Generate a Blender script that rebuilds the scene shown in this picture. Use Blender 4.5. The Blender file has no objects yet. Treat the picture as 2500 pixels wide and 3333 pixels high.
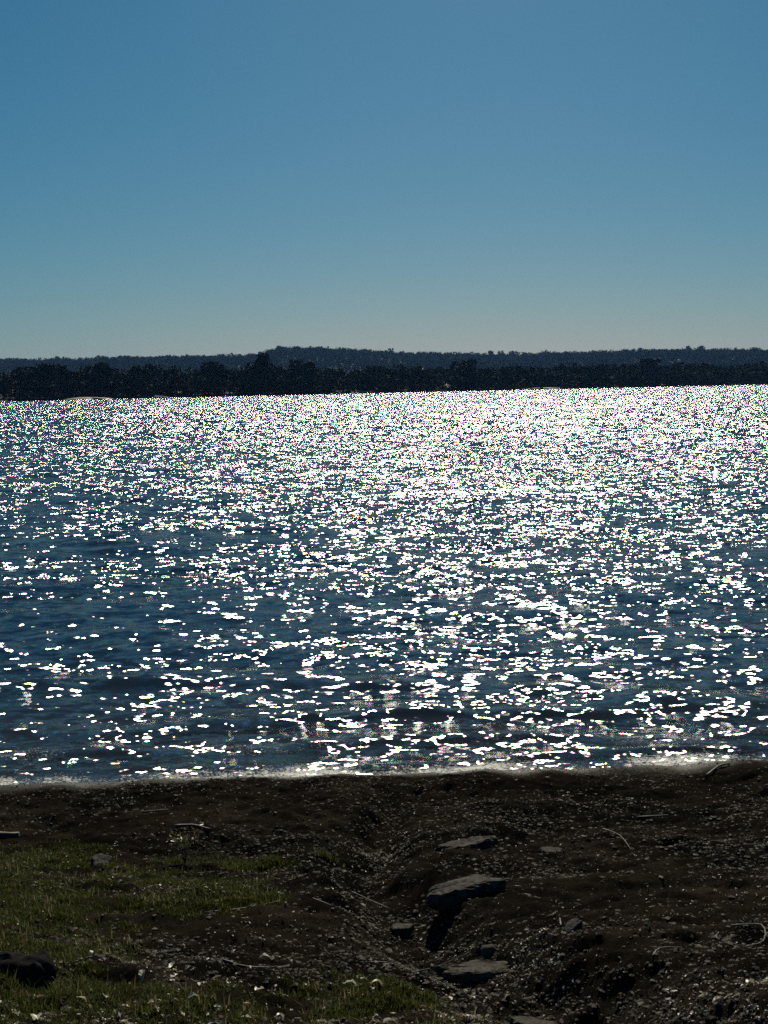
import bpy, math, random
import numpy as np
from mathutils import Vector, Matrix

random.seed(7)
RNG = np.random.default_rng(7)
R = math.radians
SC = bpy.context.scene
COL = SC.collection

# ------------------------------------------------------------------ camera
EYE = (0.0, 0.0, 3.0)
PITCH, ROLL = R(5.16), R(1.0)
cd = bpy.data.cameras.new('camera')
cd.sensor_fit = 'VERTICAL'
cd.sensor_height = 24.0
cd.lens = 24.0 * 1407 / 1024
cd.clip_start, cd.clip_end = 0.05, 12000
cam = bpy.data.objects.new('camera', cd)
COL.objects.link(cam)
fw = Vector((0, math.cos(PITCH), -math.sin(PITCH)))
r0 = Vector((1, 0, 0))
u0 = r0.cross(fw)
rt = r0 * math.cos(ROLL) - u0 * math.sin(ROLL)
up = u0 * math.cos(ROLL) + r0 * math.sin(ROLL)
m = Matrix((rt, up, -fw)).transposed().to_4x4()
m.translation = EYE
cam.matrix_world = m
SC.camera = cam

# ------------------------------------------------------------------ light
SUN_EL, SUN_AZ = R(30.5), R(4.6)
SC.view_settings.view_transform = 'Standard'
SC.view_settings.look = 'None'
SC.view_settings.gamma = 1
SC.view_settings.use_curve_mapping = False
SC.view_settings.exposure = 0.15
SC.cycles.use_denoising = False
SC.cycles.filter_width = 1.6
SC.cycles.max_bounces = 5
SC.cycles.volume_bounces = 0
SC.cycles.sample_clamp_indirect = 4

w = bpy.data.worlds.new('World')
SC.world = w
w.use_nodes = True
nt = w.node_tree
for n in list(nt.nodes):
    nt.nodes.remove(n)
sky = nt.nodes.new('ShaderNodeTexSky')
sky.sky_type = 'NISHITA'
sky.sun_disc = False
sky.sun_elevation = SUN_EL
sky.sun_rotation = SUN_AZ
sky.altitude = 0
sky.air_density = 1.0
sky.dust_density = 0.3
sky.ozone_density = 2.5
# a clear, strongly saturated sky: one contrast curve per channel, the same all over
KSKY = 0.0369
SKY_GAIN = 0.665
sepc = nt.nodes.new('ShaderNodeSeparateColor')
comb = nt.nodes.new('ShaderNodeCombineColor')
nt.links.new(sky.outputs[0], sepc.inputs[0])
for ch, (top, base, g) in enumerate(((0.0745, 0.236, 1.74), (0.206, 0.290, 1.03), (0.342, 0.383, 0.98))):
    a_ = nt.nodes.new('ShaderNodeMath'); a_.operation = 'MULTIPLY'; a_.inputs[1].default_value = KSKY / base
    b_ = nt.nodes.new('ShaderNodeMath'); b_.operation = 'POWER'; b_.inputs[1].default_value = g
    c_ = nt.nodes.new('ShaderNodeMath'); c_.operation = 'MULTIPLY'; c_.inputs[1].default_value = SKY_GAIN * top / KSKY
    nt.links.new(sepc.outputs[ch], a_.inputs[0])
    nt.links.new(a_.outputs[0], b_.inputs[0])
    nt.links.new(b_.outputs[0], c_.inputs[0])
    nt.links.new(c_.outputs[0], comb.inputs[ch])
bg = nt.nodes.new('ShaderNodeBackground')
bg.inputs['Strength'].default_value = 0.05
nt.links.new(comb.outputs[0], bg.inputs['Color'])
wo = nt.nodes.new('ShaderNodeOutputWorld')
nt.links.new(bg.outputs[0], wo.inputs['Surface'])

sd = bpy.data.lights.new('sun', 'SUN')
sd.energy = 5.0
sd.angle = R(0.53)
sd.color = (1.0, 0.92, 0.73)
sun = bpy.data.objects.new('sun', sd)
COL.objects.link(sun)
SDIR = Vector((math.sin(SUN_AZ) * math.cos(SUN_EL), math.cos(SUN_AZ) * math.cos(SUN_EL), math.sin(SUN_EL)))
sun.rotation_euler = SDIR.to_track_quat('Z', 'Y').to_euler()

# ------------------------------------------------------------------ helpers
def mesh_np(name, verts, faces, smooth=False, cols=None, attrs=None):
    """faces: (n,3) or (n,4) int array"""
    verts = np.asarray(verts, dtype=np.float32)
    faces = np.asarray(faces, dtype=np.int32)
    me = bpy.data.meshes.new(name)
    n, k = faces.shape
    me.vertices.add(len(verts))
    me.vertices.foreach_set('co', verts.ravel())
    me.loops.add(n * k)
    me.loops.foreach_set('vertex_index', faces.ravel())
    me.polygons.add(n)
    me.polygons.foreach_set('loop_start', np.arange(0, n * k, k, dtype=np.int32))
    me.polygons.foreach_set('use_smooth', np.full(n, smooth, dtype=bool))
    me.update(calc_edges=True)
    if cols is not None:
        a = me.color_attributes.new('Col', 'FLOAT_COLOR', 'POINT')
        c = np.ones((len(verts), 4), dtype=np.float32)
        c[:, :3] = cols
        a.data.foreach_set('color', c.ravel())
    for an, av in (attrs or {}).items():
        a = me.attributes.new(an, 'FLOAT', 'POINT')
        a.data.foreach_set('value', np.asarray(av, dtype=np.float32).ravel())
    return me

def link(name, me, mat=None, parent=None, loc=None, label=None, cat=None, group=None, kind=None):
    o = bpy.data.objects.new(name, me)
    COL.objects.link(o)
    if mat is not None and me is not None and not me.materials:
        me.materials.append(mat)
    if parent is not None:
        o.parent = parent
    if loc is not None:
        o.location = loc
    for k, v in (('label', label), ('category', cat), ('group', group), ('kind', kind)):
        if v:
            o[k] = v
    return o

def lattice(ix, iy, seed):
    h = (ix.astype(np.int64) * 374761393 + iy.astype(np.int64) * 668265263 + seed * 1442695041) & 0x7fffffff
    h = ((h ^ (h >> 13)) * 1274126177) & 0x7fffffff
    h = (h ^ (h >> 16)) & 0xffff
    return h / 65535.0

def vnoise(x, y, seed=0):
    x = np.asarray(x, float); y = np.asarray(y, float)
    ix, iy = np.floor(x), np.floor(y)
    fx, fy = x - ix, y - iy
    fx = fx * fx * (3 - 2 * fx); fy = fy * fy * (3 - 2 * fy)
    a = lattice(ix, iy, seed); b = lattice(ix + 1, iy, seed)
    c = lattice(ix, iy + 1, seed); d = lattice(ix + 1, iy + 1, seed)
    return (a * (1 - fx) + b * fx) * (1 - fy) + (c * (1 - fx) + d * fx) * fy - 0.5

def fbm(x, y, seed=0, octv=4, gain=0.5):
    s, a = 0, 1.0
    for i in range(octv):
        s = s + a * vnoise(x * 2 ** i + 17.3 * i, y * 2 ** i - 9.1 * i, seed + i)
        a *= gain
    return s

def sstep(a, b, x):
    t = np.clip((np.asarray(x, float) - a) / (b - a), 0, 1)
    return t * t * (3 - 2 * t)

def grid_faces(nr, nc):
    i = np.arange(nr - 1)[:, None] * nc + np.arange(nc - 1)[None, :]
    i = i.ravel()
    return np.stack([i, i + 1, i + nc + 1, i + nc], 1)

class Nodes:
    """small helper around a material node tree"""
    def __init__(self, name):
        self.mat = bpy.data.materials.new(name)
        self.mat.use_nodes = True
        self.t = self.mat.node_tree
        self.b = self.t.nodes['Principled BSDF']
        self.out = self.t.nodes['Material Output']
    def new(self, typ, **kw):
        n = self.t.nodes.new(typ)
        for k, v in kw.items():
            setattr(n, k, v)
        return n
    def link(self, a, b):
        self.t.links.new(a, b)
    def noise(self, scale, detail=2, rough=0.5, vec=None, stretch=None):
        n = self.new('ShaderNodeTexNoise')
        n.inputs['Scale'].default_value = scale
        n.inputs['Detail'].default_value = detail
        n.inputs['Roughness'].default_value = rough
        if vec is None:
            vec = self.pos()
        if stretch:
            mp = self.new('ShaderNodeMapping')
            mp.inputs['Scale'].default_value = stretch
            self.link(vec, mp.inputs['Vector'])
            vec = mp.outputs[0]
        self.link(vec, n.inputs['Vector'])
        return n
    def pos(self):
        if not hasattr(self, '_g'):
            self._g = self.new('ShaderNodeNewGeometry')
        return self._g.outputs['Position']
    def ramp(self, fac, stops):
        r = self.new('ShaderNodeValToRGB')
        e = r.color_ramp.elements
        while len(e) < len(stops):
            e.new(0.5)
        for i, (p, c) in enumerate(stops):
            e[i].position = p
            e[i].color = (*c, 1) if len(c) == 3 else c
        self.link(fac, r.inputs[0])
        return r.outputs[0]
    def math(self, op, a, b=None, c=None):
        n = self.new('ShaderNodeMath', operation=op)
        for i, v in enumerate((a, b, c)):
            if v is None:
                continue
            if isinstance(v, (int, float)):
                n.inputs[i].default_value = v
            else:
                self.link(v, n.inputs[i])
        return n.outputs[0]
    def mix(self, fac, a, b, mode='MIX'):
        n = self.new('ShaderNodeMix', data_type='RGBA', blend_type=mode)
        for i, v in ((0, fac), (6, a), (7, b)):
            if isinstance(v, (int, float)):
                n.inputs[i].default_value = v
            elif isinstance(v, tuple):
                n.inputs[i].default_value = (*v, 1)
            else:
                self.link(v, n.inputs[i])
        return n.outputs[2]
    def attr(self, name):
        a = self.new('ShaderNodeAttribute', attribute_name=name)
        return a
    def bump(self, h, strength=0.4, dist=0.01):
        b = self.new('ShaderNodeBump')
        b.inputs['Strength'].default_value = strength
        b.inputs['Distance'].default_value = dist
        self.link(h, b.inputs['Height'])
        self.link(b.outputs[0], self.b.inputs['Normal'])
    def set(self, **kw):
        for k, v in kw.items():
            s = self.b.inputs[k.replace('_', ' ')]
            if isinstance(v, (int, float)):
                s.default_value = v
            elif isinstance(v, tuple):
                s.default_value = (*v, 1)
            else:
                self.link(v, s)

# ------------------------------------------------------------------ terrain functions
def shore_y(x):
    x = np.asarray(x, float)
    return 10.72 + 0.056 * np.clip(x, -40, 40) + 0.10 * vnoise(x * 0.55, x * 0 + 3.3, 5) + 0.05 * vnoise(x * 1.9, x * 0 + 8.1, 6)

GULLY = np.array([(0.29, 10.6), (0.20, 9.9), (0.02, 9.3), (-0.12, 8.55), (-0.03, 7.9), (-0.10, 7.05), (0.10, 6.05),
                  (0.16, 5.4), (0.40, 4.95), (0.58, 4.40), (0.75, 3.8), (0.95, 3.0), (1.2, 1.5), (1.4, -3)])
GDEP = np.array([0.03, 0.08, 0.14, 0.19, 0.15, 0.18, 0.20, 0.18, 0.18, 0.22, 0.22, 0.16, 0.08, 0.02])
GWID = np.array([0.12, 0.13, 0.15, 0.16, 0.15, 0.20, 0.22, 0.26, 0.30, 0.30, 0.30, 0.30, 0.35, 0.4])

def gully(x, y):
    x = np.asarray(x, float); y = np.asarray(y, float)
    gy = GULLY[::-1, 1]
    xc = np.interp(y, gy, GULLY[::-1, 0]) + 0.06 * vnoise(y * 3.1, y * 0, 40)
    dp = np.interp(y, gy, GDEP[::-1]); wd = np.interp(y, gy, GWID[::-1])
    d = (x - xc) / (wd * (1 + 0.5 * vnoise(x * 2.5, y * 2.5, 41)))
    prof = np.exp(-np.abs(d) ** 2.2)
    # a side cut running to the west
    d2 = (y - (7.25 + 0.12 * x)) / 0.10
    side = 0.06 * np.exp(-d2 ** 2) * sstep(-0.62, -0.40, x) * (1 - sstep(-0.2, 0.0, x))
    return dp * prof * np.where(y > 10.6, 0, 1) + side

def ground_z(x, y):
    x = np.asarray(x, float); y = np.asarray(y, float)
    t = shore_y(x) - y
    tt = np.clip(t, 0, 7.6)
    z = np.where(t < 0, 0.12 * np.maximum(t, -18), 0.09 * tt + 0.0125 * tt * tt + 0.10 * np.clip(t - 7.6, 0, 3) + 0.02 * np.clip(t - 10.6, 0, 60))
    land = sstep(-0.1, 0.9, t)
    # broad mounds, lumps and clods
    z = z + land * (0.10 * fbm(x * 0.9, y * 0.9, 11, 2) + 0.055 * fbm(x * 3.2, y * 3.2, 14, 3))
    z = z + land * 0.055 * np.exp(-(((x - 0.95) / 0.55) ** 2 + ((y - 5.6) / 0.9) ** 2))
    z = z + land * 0.07 * np.exp(-(((x - 0.75) / 0.4) ** 2 + ((y - 8.3) / 0.9) ** 2))
    z = z + land * 0.06 * np.exp(-(((x + 1.35) / 0.5) ** 2 + ((y - 5.2) / 1.4) ** 2))
    z = z - gully(x, y) * land
    # small wave-cut lip just above the water
    z = z + 0.03 * sstep(0.10, 0.22, t) * (1 + vnoise(x * 4, y * 0, 22)) * (1 - sstep(0.6, 1.6, t))
    z = z + land * (0.030 * fbm(x * 9, y * 11, 17, 3) + 0.020 * np.abs(fbm(x * 24, y * 30, 19, 2)))
    return z

def far_y(x):
    x = np.asarray(x, float)
    b = 542 + 0.843 * np.clip(x, -150, 240) + 0.15 * (x - np.clip(x, -150, 240))
    return b + 9 * fbm(x / 60.0, x * 0 + 2.2, 52, 3)

def axis(dense_a, dense_b, step, lo, hi, grow=1.25):
    mid = list(np.arange(dense_a, dense_b + step / 2, step))
    s, v, left = step, dense_a, []
    while v > lo:
        s *= grow; v -= s; left.append(max(v, lo))
    s, v, right = step, dense_b, []
    while v < hi:
        s *= grow; v += s; right.append(min(v, hi))
    return np.array(left[::-1] + mid + right)

# ------------------------------------------------------------------ masks for the ground cover
def blob(x, y, cx, cy, rx, ry):
    return np.exp(-(((x - cx) / rx) ** 2 + ((y - cy) / ry) ** 2) ** 1.5)

def grass_mask(x, y):
    m = np.zeros_like(x)
    for b in ((-2.25, 7.3, 0.55, 0.85), (-1.75, 5.8, 0.55, 1.1), (-1.3, 4.6, 0.38, 0.7), (-1.2, 6.9, 0.55, 0.55),
              (-0.75, 7.35, 0.22, 0.22), (-0.95, 6.25, 0.35, 0.30), (-0.25, 4.45, 0.38, 0.32), (-0.7, 4.0, 0.5, 0.28),
              (-1.2, 3.8, 0.5, 0.35), (0.0, 3.9, 0.45, 0.25), (-0.05, 4.7, 0.22, 0.22), (-1.6, 3.0, 1.2, 0.8), (-2.6, 5.5, 0.8, 1.6)):
        m = np.maximum(m, blob(x, y, *b))
    m = m * (1 - 0.9 * blob(x, y, -0.62, 4.62, 0.45, 0.28)) * (1 - blob(x, y, -0.55, 5.5, 0.45, 0.5))
    n = fbm(x * 2.6, y * 2.6, 61, 3)
    n2 = fbm(x * 9.0, y * 9.0, 63, 3)
    return np.clip(m * 1.15 + (1.3 * n + 1.3 * n2) * (m > 0.06) - 0.16, 0, 1)

# ------------------------------------------------------------------ materials
def mat_soil():
    n = Nodes('dark_soil')
    a = n.noise(3.0, 4, 0.6)
    b = n.noise(60.0, 3, 0.65)
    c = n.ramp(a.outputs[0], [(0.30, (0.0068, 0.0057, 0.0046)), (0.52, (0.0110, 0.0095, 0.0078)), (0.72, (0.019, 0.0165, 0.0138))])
    d = n.ramp(b.outputs[0], [(0.30, (0.55, 0.55, 0.55)), (0.7, (1.35, 1.3, 1.25))])
    col = n.mix(1.0, c, d, 'MULTIPLY')
    damp = n.noise(1.1, 4, 0.6)
    col = n.mix(1.0, col, n.ramp(damp.outputs[0], [(0.36, (0.50, 0.50, 0.52)), (0.62, (1.5, 1.45, 1.38))]), 'MULTIPLY')
    moss = n.attr('moss')
    col = n.mix(moss.outputs['Fac'], col, (0.018, 0.021, 0.004))
    wet = n.attr('wet')
    col = n.mix(wet.outputs['Fac'], col, n.mix(1.0, col, (0.42, 0.40, 0.38), 'MULTIPLY'))
    n.set(Base_Color=col)
    rr = n.new('ShaderNodeMapRange')
    n.link(wet.outputs['Fac'], rr.inputs[0])
    rr.inputs[3].default_value = 0.85
    rr.inputs[4].default_value = 0.42
    n.link(rr.outputs[0], n.b.inputs['Roughness'])
    n.link(n.math('MULTIPLY', wet.outputs['Fac'], 0.03), n.b.inputs['Specular IOR Level'])
    e = n.noise(180.0, 3, 0.7)
    n.bump(e.outputs[0], 0.7, 0.006)
    return n.mat

def mat_vcol(name, rough=0.7, spec=0.4, noise_scale=0, transl=0, bump=0):
    n = Nodes(name)
    a = n.attr('Col')
    col = a.outputs['Color']
    if noise_scale:
        z = n.noise(noise_scale, 3, 0.6)
        col = n.mix(1.0, col, n.ramp(z.outputs[0], [(0.3, (0.6, 0.6, 0.6)), (0.7, (1.3, 1.3, 1.3))]), 'MULTIPLY')
        if bump:
            n.bump(z.outputs[0], 0.6, bump)
    n.set(Base_Color=col, Roughness=rough)
    n.b.inputs['Specular IOR Level'].default_value = spec
    if transl:
        tr = n.new('ShaderNodeBsdfTranslucent')
        n.link(col, tr.inputs[0])
        mx = n.new('ShaderNodeMixShader')
        mx.inputs[0].default_value = transl
        n.link(n.b.outputs[0], mx.inputs[1])
        n.link(tr.outputs[0], mx.inputs[2])
        n.link(mx.outputs[0], n.out.inputs['Surface'])
    return n.mat

def mat_rock(name, c0, c1, rough=0.7):
    n = Nodes(name)
    tc = n.new('ShaderNodeTexCoord').outputs['Object']
    a = n.noise(9, 5, 0.65, vec=tc)
    b = n.noise(70, 3, 0.7, vec=tc)
    col = n.ramp(a.outputs[0], [(0.32, c0), (0.62, c1)])
    col = n.mix(1.0, col, n.ramp(b.outputs[0], [(0.3, (0.65, 0.65, 0.66)), (0.7, (1.2, 1.2, 1.18))]), 'MULTIPLY')
    dz = n.noise(16, 4, 0.7, vec=tc)
    dm = n.new('ShaderNodeMapRange')
    n.link(dz.outputs[0], dm.inputs[0])
    dm.inputs[1].default_value = 0.46; dm.inputs[2].default_value = 0.60
    dm.inputs[4].default_value = 0.85
    col = n.mix(dm.outputs[0], col, (0.016, 0.013, 0.010))
    n.set(Base_Color=col, Roughness=rough)
    n.b.inputs['Specular IOR Level'].default_value = 0.0
    n.bump(n.mix(0.5, a.outputs[0], b.outputs[0]), 0.8, 0.006)
    return n.mat

def mat_wood(name, c0, c1):
    n = Nodes(name)
    tc = n.new('ShaderNodeTexCoord').outputs['Object']
    a = n.noise(40, 4, 0.7, vec=tc, stretch=(0.15, 1, 1))
    n.set(Base_Color=n.ramp(a.outputs[0], [(0.3, c0), (0.7, c1)]), Roughness=0.75)
    n.bump(a.outputs[0], 0.6, 0.003)
    return n.mat

def mat_water():
    n = Nodes('lake_water_surface')
    pos = n.pos()
    sep = n.new('ShaderNodeSeparateXYZ')
    n.link(pos, sep.inputs[0])
    shore = n.attr('shore').outputs['Fac']        # metres out from the waterline
    # wind ripple: the slope of the surface, layered from hand-sized ripples to wavelets
    off = n.new('ShaderNodeMapRange', interpolation_type='SMOOTHSTEP')
    n.link(shore, off.inputs[0])
    off.inputs[1].default_value = 0.0
    off.inputs[2].default_value = 45.0
    off.inputs[3].default_value = 0.0
    off.inputs[4].default_value = 1.0
    vsum = None
    for scale, amp0, amp1 in ((1.0, 0.35, 0.8), (3.0, 0.95, 1.35), (6.8, 1.45, 1.6), (19.0, 0.5, 0.8)):
        t = n.noise(scale, 1.0, 0.5, stretch=(0.75, 1.0, 1.0))
        s = n.new('ShaderNodeVectorMath', operation='SUBTRACT')
        n.link(t.outputs['Color'], s.inputs[0])
        s.inputs[1].default_value = (0.5, 0.5, 0.5)
        am = n.math('MULTIPLY_ADD', off.outputs[0], amp1 - amp0, amp0)
        sc = n.new('ShaderNodeVectorMath', operation='SCALE')
        n.link(s.outputs[0], sc.inputs[0])
        n.link(am, sc.inputs['Scale'])
        if vsum is None:
            vsum = sc.outputs[0]
        else:
            ad = n.new('ShaderNodeVectorMath', operation='ADD')
            n.link(vsum, ad.inputs[0]); n.link(sc.outputs[0], ad.inputs[1])
            vsum = ad.outputs[0]
    # gust patches make some water rougher than other water
    gust = n.noise(0.30, 3, 0.55, stretch=(0.35, 1.0, 1.0))
    gr = n.new('ShaderNodeMapRange')
    n.link(gust.outputs[0], gr.inputs[0])
    gr.inputs[1].default_value = 0.32; gr.inputs[2].default_value = 0.68
    gr.inputs[3].default_value = 0.30; gr.inputs[4].default_value = 1.32
    n.link(n.math('MULTIPLY_ADD', off.outputs[0], 0.20, 0.45), gr.inputs[3])
    gs = n.new('ShaderNodeVectorMath', operation='SCALE')
    n.link(vsum, gs.inputs[0]); n.link(gr.outputs[0], gs.inputs['Scale'])
    fl = n.new('ShaderNodeVectorMath', operation='MULTIPLY')
    n.link(gs.outputs[0], fl.inputs[0])
    fl.inputs[1].default_value = (1.45, 1.0, 0.0)
    ad = n.new('ShaderNodeVectorMath', operation='ADD')
    n.link(n._g.outputs['Normal'], ad.inputs[0]); n.link(fl.outputs[0], ad.inputs[1])
    nm = n.new('ShaderNodeVectorMath', operation='NORMALIZE')
    n.link(ad.outputs[0], nm.inputs[0])
    # silt in the shallows, deep blue-green further out
    dep = n.new('ShaderNodeMapRange', interpolation_type='SMOOTHSTEP')
    n.link(shore, dep.inputs[0])
    dep.inputs[1].default_value = 0.0; dep.inputs[2].default_value = 6.0
    body = n.mix(dep.outputs[0], (0.022, 0.027, 0.034), (0.011, 0.028, 0.058))
    # foam where the wavelets run out
    f1 = n.noise(15.0, 6, 0.85, stretch=(0.6, 1.0, 1.0))
    f2 = n.noise(75.0, 3, 0.7, stretch=(0.7, 1.0, 1.0))
    f12 = n.math('ADD', n.math('MULTIPLY', f1.outputs[0], 0.8), n.math('MULTIPLY_ADD', f2.outputs[0], 1.0, -0.40))
    foam = n.attr('foam').outputs['Fac']
    fa = n.math('ADD', f12, n.math('MULTIPLY_ADD', foam, 0.30, -0.74))
    fr = n.new('ShaderNodeMapRange')
    n.link(fa, fr.inputs[0])
    fr.inputs[1].default_value = 0.0; fr.inputs[2].default_value = 0.10
    body = n.mix(fr.outputs[0], body, (0.78, 0.77, 0.73))
    # random hues painted into the reflection colour to tint the sun glints
    tn = n.noise(24.0, 0, 0.5)
    hs = n.new('ShaderNodeCombineColor', mode='HSV')
    n.link(n.math('FRACT', n.math('MULTIPLY', tn.outputs[0], 6.0)), hs.inputs[0])
    hs.inputs[1].default_value = 0.80
    hs.inputs[2].default_value = 1.0
    df = n.new('ShaderNodeBsdfDiffuse')
    n.link(body, df.inputs['Color'])
    gl = n.new('ShaderNodeBsdfGlossy', distribution='BECKMANN')
    n.link(hs.outputs[0], gl.inputs['Color'])
    n.link(nm.outputs[0], gl.inputs['Normal'])
    gl.inputs['Roughness'].default_value = 0.205
    fn = n.new('ShaderNodeFresnel')
    fn.inputs['IOR'].default_value = 1.50
    n.link(nm.outputs[0], fn.inputs['Normal'])
    mx = n.new('ShaderNodeMixShader')
    n.link(n.math('MULTIPLY', fn.outputs[0], n.math('MULTIPLY_ADD', fr.outputs[0], -0.8, 1.0)), mx.inputs[0])
    n.link(df.outputs[0], mx.inputs[1])
    n.link(gl.outputs[0], mx.inputs[2])
    n.link(mx.outputs[0], n.out.inputs['Surface'])
    return n.mat

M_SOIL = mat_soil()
M_GRAVEL = mat_vcol('gravel_stone', 0.7, 0.04)
M_LEAF = mat_vcol('dry_leaf', 0.5, 0.5, transl=0.25)
M_GRASS = mat_vcol('grass_blade', 0.6, 0.12, transl=0.4)
M_FOL = mat_vcol('tree_foliage', 0.95, 0.03, transl=0.0)
M_SLAB = mat_rock('slab_stone', (0.068, 0.064, 0.057), (0.135, 0.128, 0.116))
M_BOULDER = mat_rock('dark_boulder', (0.012, 0.012, 0.013), (0.026, 0.025, 0.026), 0.9)
M_WOOD = mat_wood('weathered_wood', (0.06, 0.05, 0.04), (0.16, 0.14, 0.11))
M_DARKWOOD = mat_wood('wet_wood', (0.02, 0.017, 0.014), (0.055, 0.045, 0.036))
M_PALE = mat_wood('pale_stem', (0.045, 0.040, 0.032), (0.09, 0.082, 0.066))
M_BARK = mat_wood('tree_bark', (0.035, 0.03, 0.026), (0.08, 0.07, 0.06))
M_WATER = mat_water()

# ------------------------------------------------------------------ the near bank
ax_x = axis(-3.3, 3.3, 0.022, -420, 420, 1.12)
ax_y = axis(3.2, 11.6, 0.022, -260, 30, 1.12)
GX, GY = np.meshgrid(ax_x, ax_y)
GZ = ground_z(GX, GY)
t_shore = (shore_y(GX) - GY).ravel()
wet = (1 - sstep(0.12, 0.55, t_shore + 0.25 * vnoise(GX.ravel() * 1.7, GY.ravel() * 1.7, 31)))
moss = grass_mask(GX.ravel(), GY.ravel()) * 0.75
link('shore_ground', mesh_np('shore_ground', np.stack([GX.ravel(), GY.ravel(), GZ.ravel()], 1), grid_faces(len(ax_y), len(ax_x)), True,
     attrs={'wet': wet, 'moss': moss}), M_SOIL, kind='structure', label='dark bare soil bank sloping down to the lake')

# ------------------------------------------------------------------ the lake
def wave_height(x, y, cell):
    rng = np.random.default_rng(21)
    z = np.zeros_like(x)
    out = y - shore_y(x)
    for lam, n_c, slope in ((3.1, 5, 0.024), (2.2, 7, 0.032), (1.4, 9, 0.034), (0.9, 11, 0.038), (0.55, 12, 0.042), (0.34, 12, 0.040)):
        for _ in range(n_c):
            L = lam * rng.uniform(0.8, 1.25)
            th = rng.normal(0, R(24 if lam > 1 else 38))
            k = 2 * math.pi / L
            a = slope / k * math.sqrt(2.0 / n_c)
            ph = rng.uniform(0, 6.283)
            arg = k * (x * math.sin(th) + y * math.cos(th)) + ph
            fade = np.clip(1.6 - cell * 5.0 / L, 0, 1)
            w_ = np.sin(arg)
            z += a * fade * (w_ + 0.22 * np.cos(2 * arg))
    group = 0.75 + 0.9 * fbm(x * 0.22, y * 0.35, 77, 2)
    z = z * np.clip(group, 0.25, 1.6) * sstep(-0.3, 1.6, out)
    # longer, steeper chop out on the open lake
    openw = sstep(18, 100, out)
    chop = np.zeros_like(z)
    for lam, n_c, slope in ((9.0, 5, 0.045), (6.0, 7, 0.060), (4.0, 9, 0.070), (2.7, 9, 0.060)):
        for _ in range(n_c):
            L = lam * rng.uniform(0.8, 1.25)
            th = rng.normal(0, R(26))
            k = 2 * math.pi / L
            a = slope / k * math.sqrt(2.0 / n_c)
            arg = k * (x * math.sin(th) + y * math.cos(th)) + rng.uniform(0, 6.283)
            chop += a * np.clip(1.6 - cell * 3.0 / L, 0, 1) * (np.sin(arg) + 0.2 * np.cos(2 * arg))
    z = z + chop * openw * sstep(0, 40, far_y(x) - y)
    # the last low wavelets running on to the shore
    for c0, hgt, wd, sd_ in ((0.30, 0.020, 0.10, 81), (0.78, 0.030, 0.16, 84), (1.75, 0.040, 0.26, 87), (3.3, 0.042, 0.36, 90)):
        c = c0 + 0.35 * c0 ** 0.5 * fbm(x * 0.45, x * 0 + sd_, sd_, 3)
        d = out - c
        shp = np.exp(-np.where(d < 0, (d / (wd * 0.55)) ** 2, (d / (wd * 1.5)) ** 2))
        z += hgt * shp * np.clip(0.8 + 1.2 * vnoise(x * 0.8, x * 0 + sd_, sd_ + 1), 0.1, 1.4)
    return z + 0.004

rows = [9.6]
while rows[-1] < 950:
    rows.append(rows[-1] * (1.0036 if rows[-1] < 70 else 1.0042))
rows = np.array(rows)
fan = axis(-0.35, 0.35, 0.0022, -3.2, 3.2, 1.14)
WU, WY = np.meshgrid(fan, rows)
WX = WU * WY
cell = np.maximum(np.gradient(rows)[:, None] * np.ones_like(WU), np.gradient(fan)[None, :] * WY)
WZ = wave_height(WX, WY, cell)
w_out = (WY - shore_y(WX)).ravel()
fx, fy = WX.ravel(), WY.ravel()
foam = 1.05 * (1 - sstep(0.05, 0.42, w_out)) + 0.5 * np.exp(-((w_out - 0.78 - 0.3 * fbm(fx * 0.45, fx * 0 + 84, 84, 3)) / 0.22) ** 2)
foam = foam * np.clip(0.75 + 1.6 * fbm(fx * 1.3, fy * 0.8, 95, 3), 0, 1.2)
link('lake_water', mesh_np('lake_water', np.stack([fx, fy, WZ.ravel()], 1), grid_faces(len(rows), len(fan)), True,
     attrs={'shore': w_out, 'foam': foam}), M_WATER, kind='structure', label='rippled blue lake glittering in the low sun')

# ------------------------------------------------------------------ far shore, hills
PXR = 3039.0
def az_of(px):
    return (px - 829.5) / PXR
def hor(px):
    return 832 + 14.5 * (829.5 - px) / 829.5
RIDGE = [(-900, 772), (-300, 776), (0, 776), (120, 777), (330, 770), (540, 768), (575, 762), (612, 753), (700, 753), (830, 759), (880, 764),
         (1000, 764), (1100, 767), (1200, 764), (1300, 762), (1400, 756), (1520, 755), (1659, 757), (2100, 750), (2700, 765)]
RD = 2200.0
R_AZ = np.array([az_of(p) for p, _ in RIDGE])
R_Z = np.array([3 + RD * (hor(p) - y) / PXR for p, y in RIDGE])

def far_land_z(x, y):
    x = np.asarray(x, float); y = np.asarray(y, float)
    b = y - far_y(x)
    az = x / y
    rz = np.interp(az, R_AZ, R_Z) - 9.5
    z = -0.25 + 0.10 * np.clip(b, -10, 8) + 0.9 * sstep(4, 60, b)
    hill = sstep(1350, 2180, y) * 0.86 + 0.14 * sstep(1900, 2240, y)
    z = z + hill * (rz - 1.5) * (1 + 0.0 * x)
    z = z + sstep(1300, 1700, y) * 4 * fbm(x / 160, y / 160, 55, 3) * (1 - sstep(2000, 2200, y))
    return z - 0.06 * np.clip(y - 2250, 0, 900)

def mat_far_land():
    n = Nodes('far_bank_earth')
    a = n.noise(0.08, 4, 0.6)
    n.set(Base_Color=n.ramp(a.outputs[0], [(0.35, (0.012, 0.012, 0.008)), (0.6, (0.024, 0.019, 0.013))]), Roughness=0.9)
    return n.mat

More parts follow.
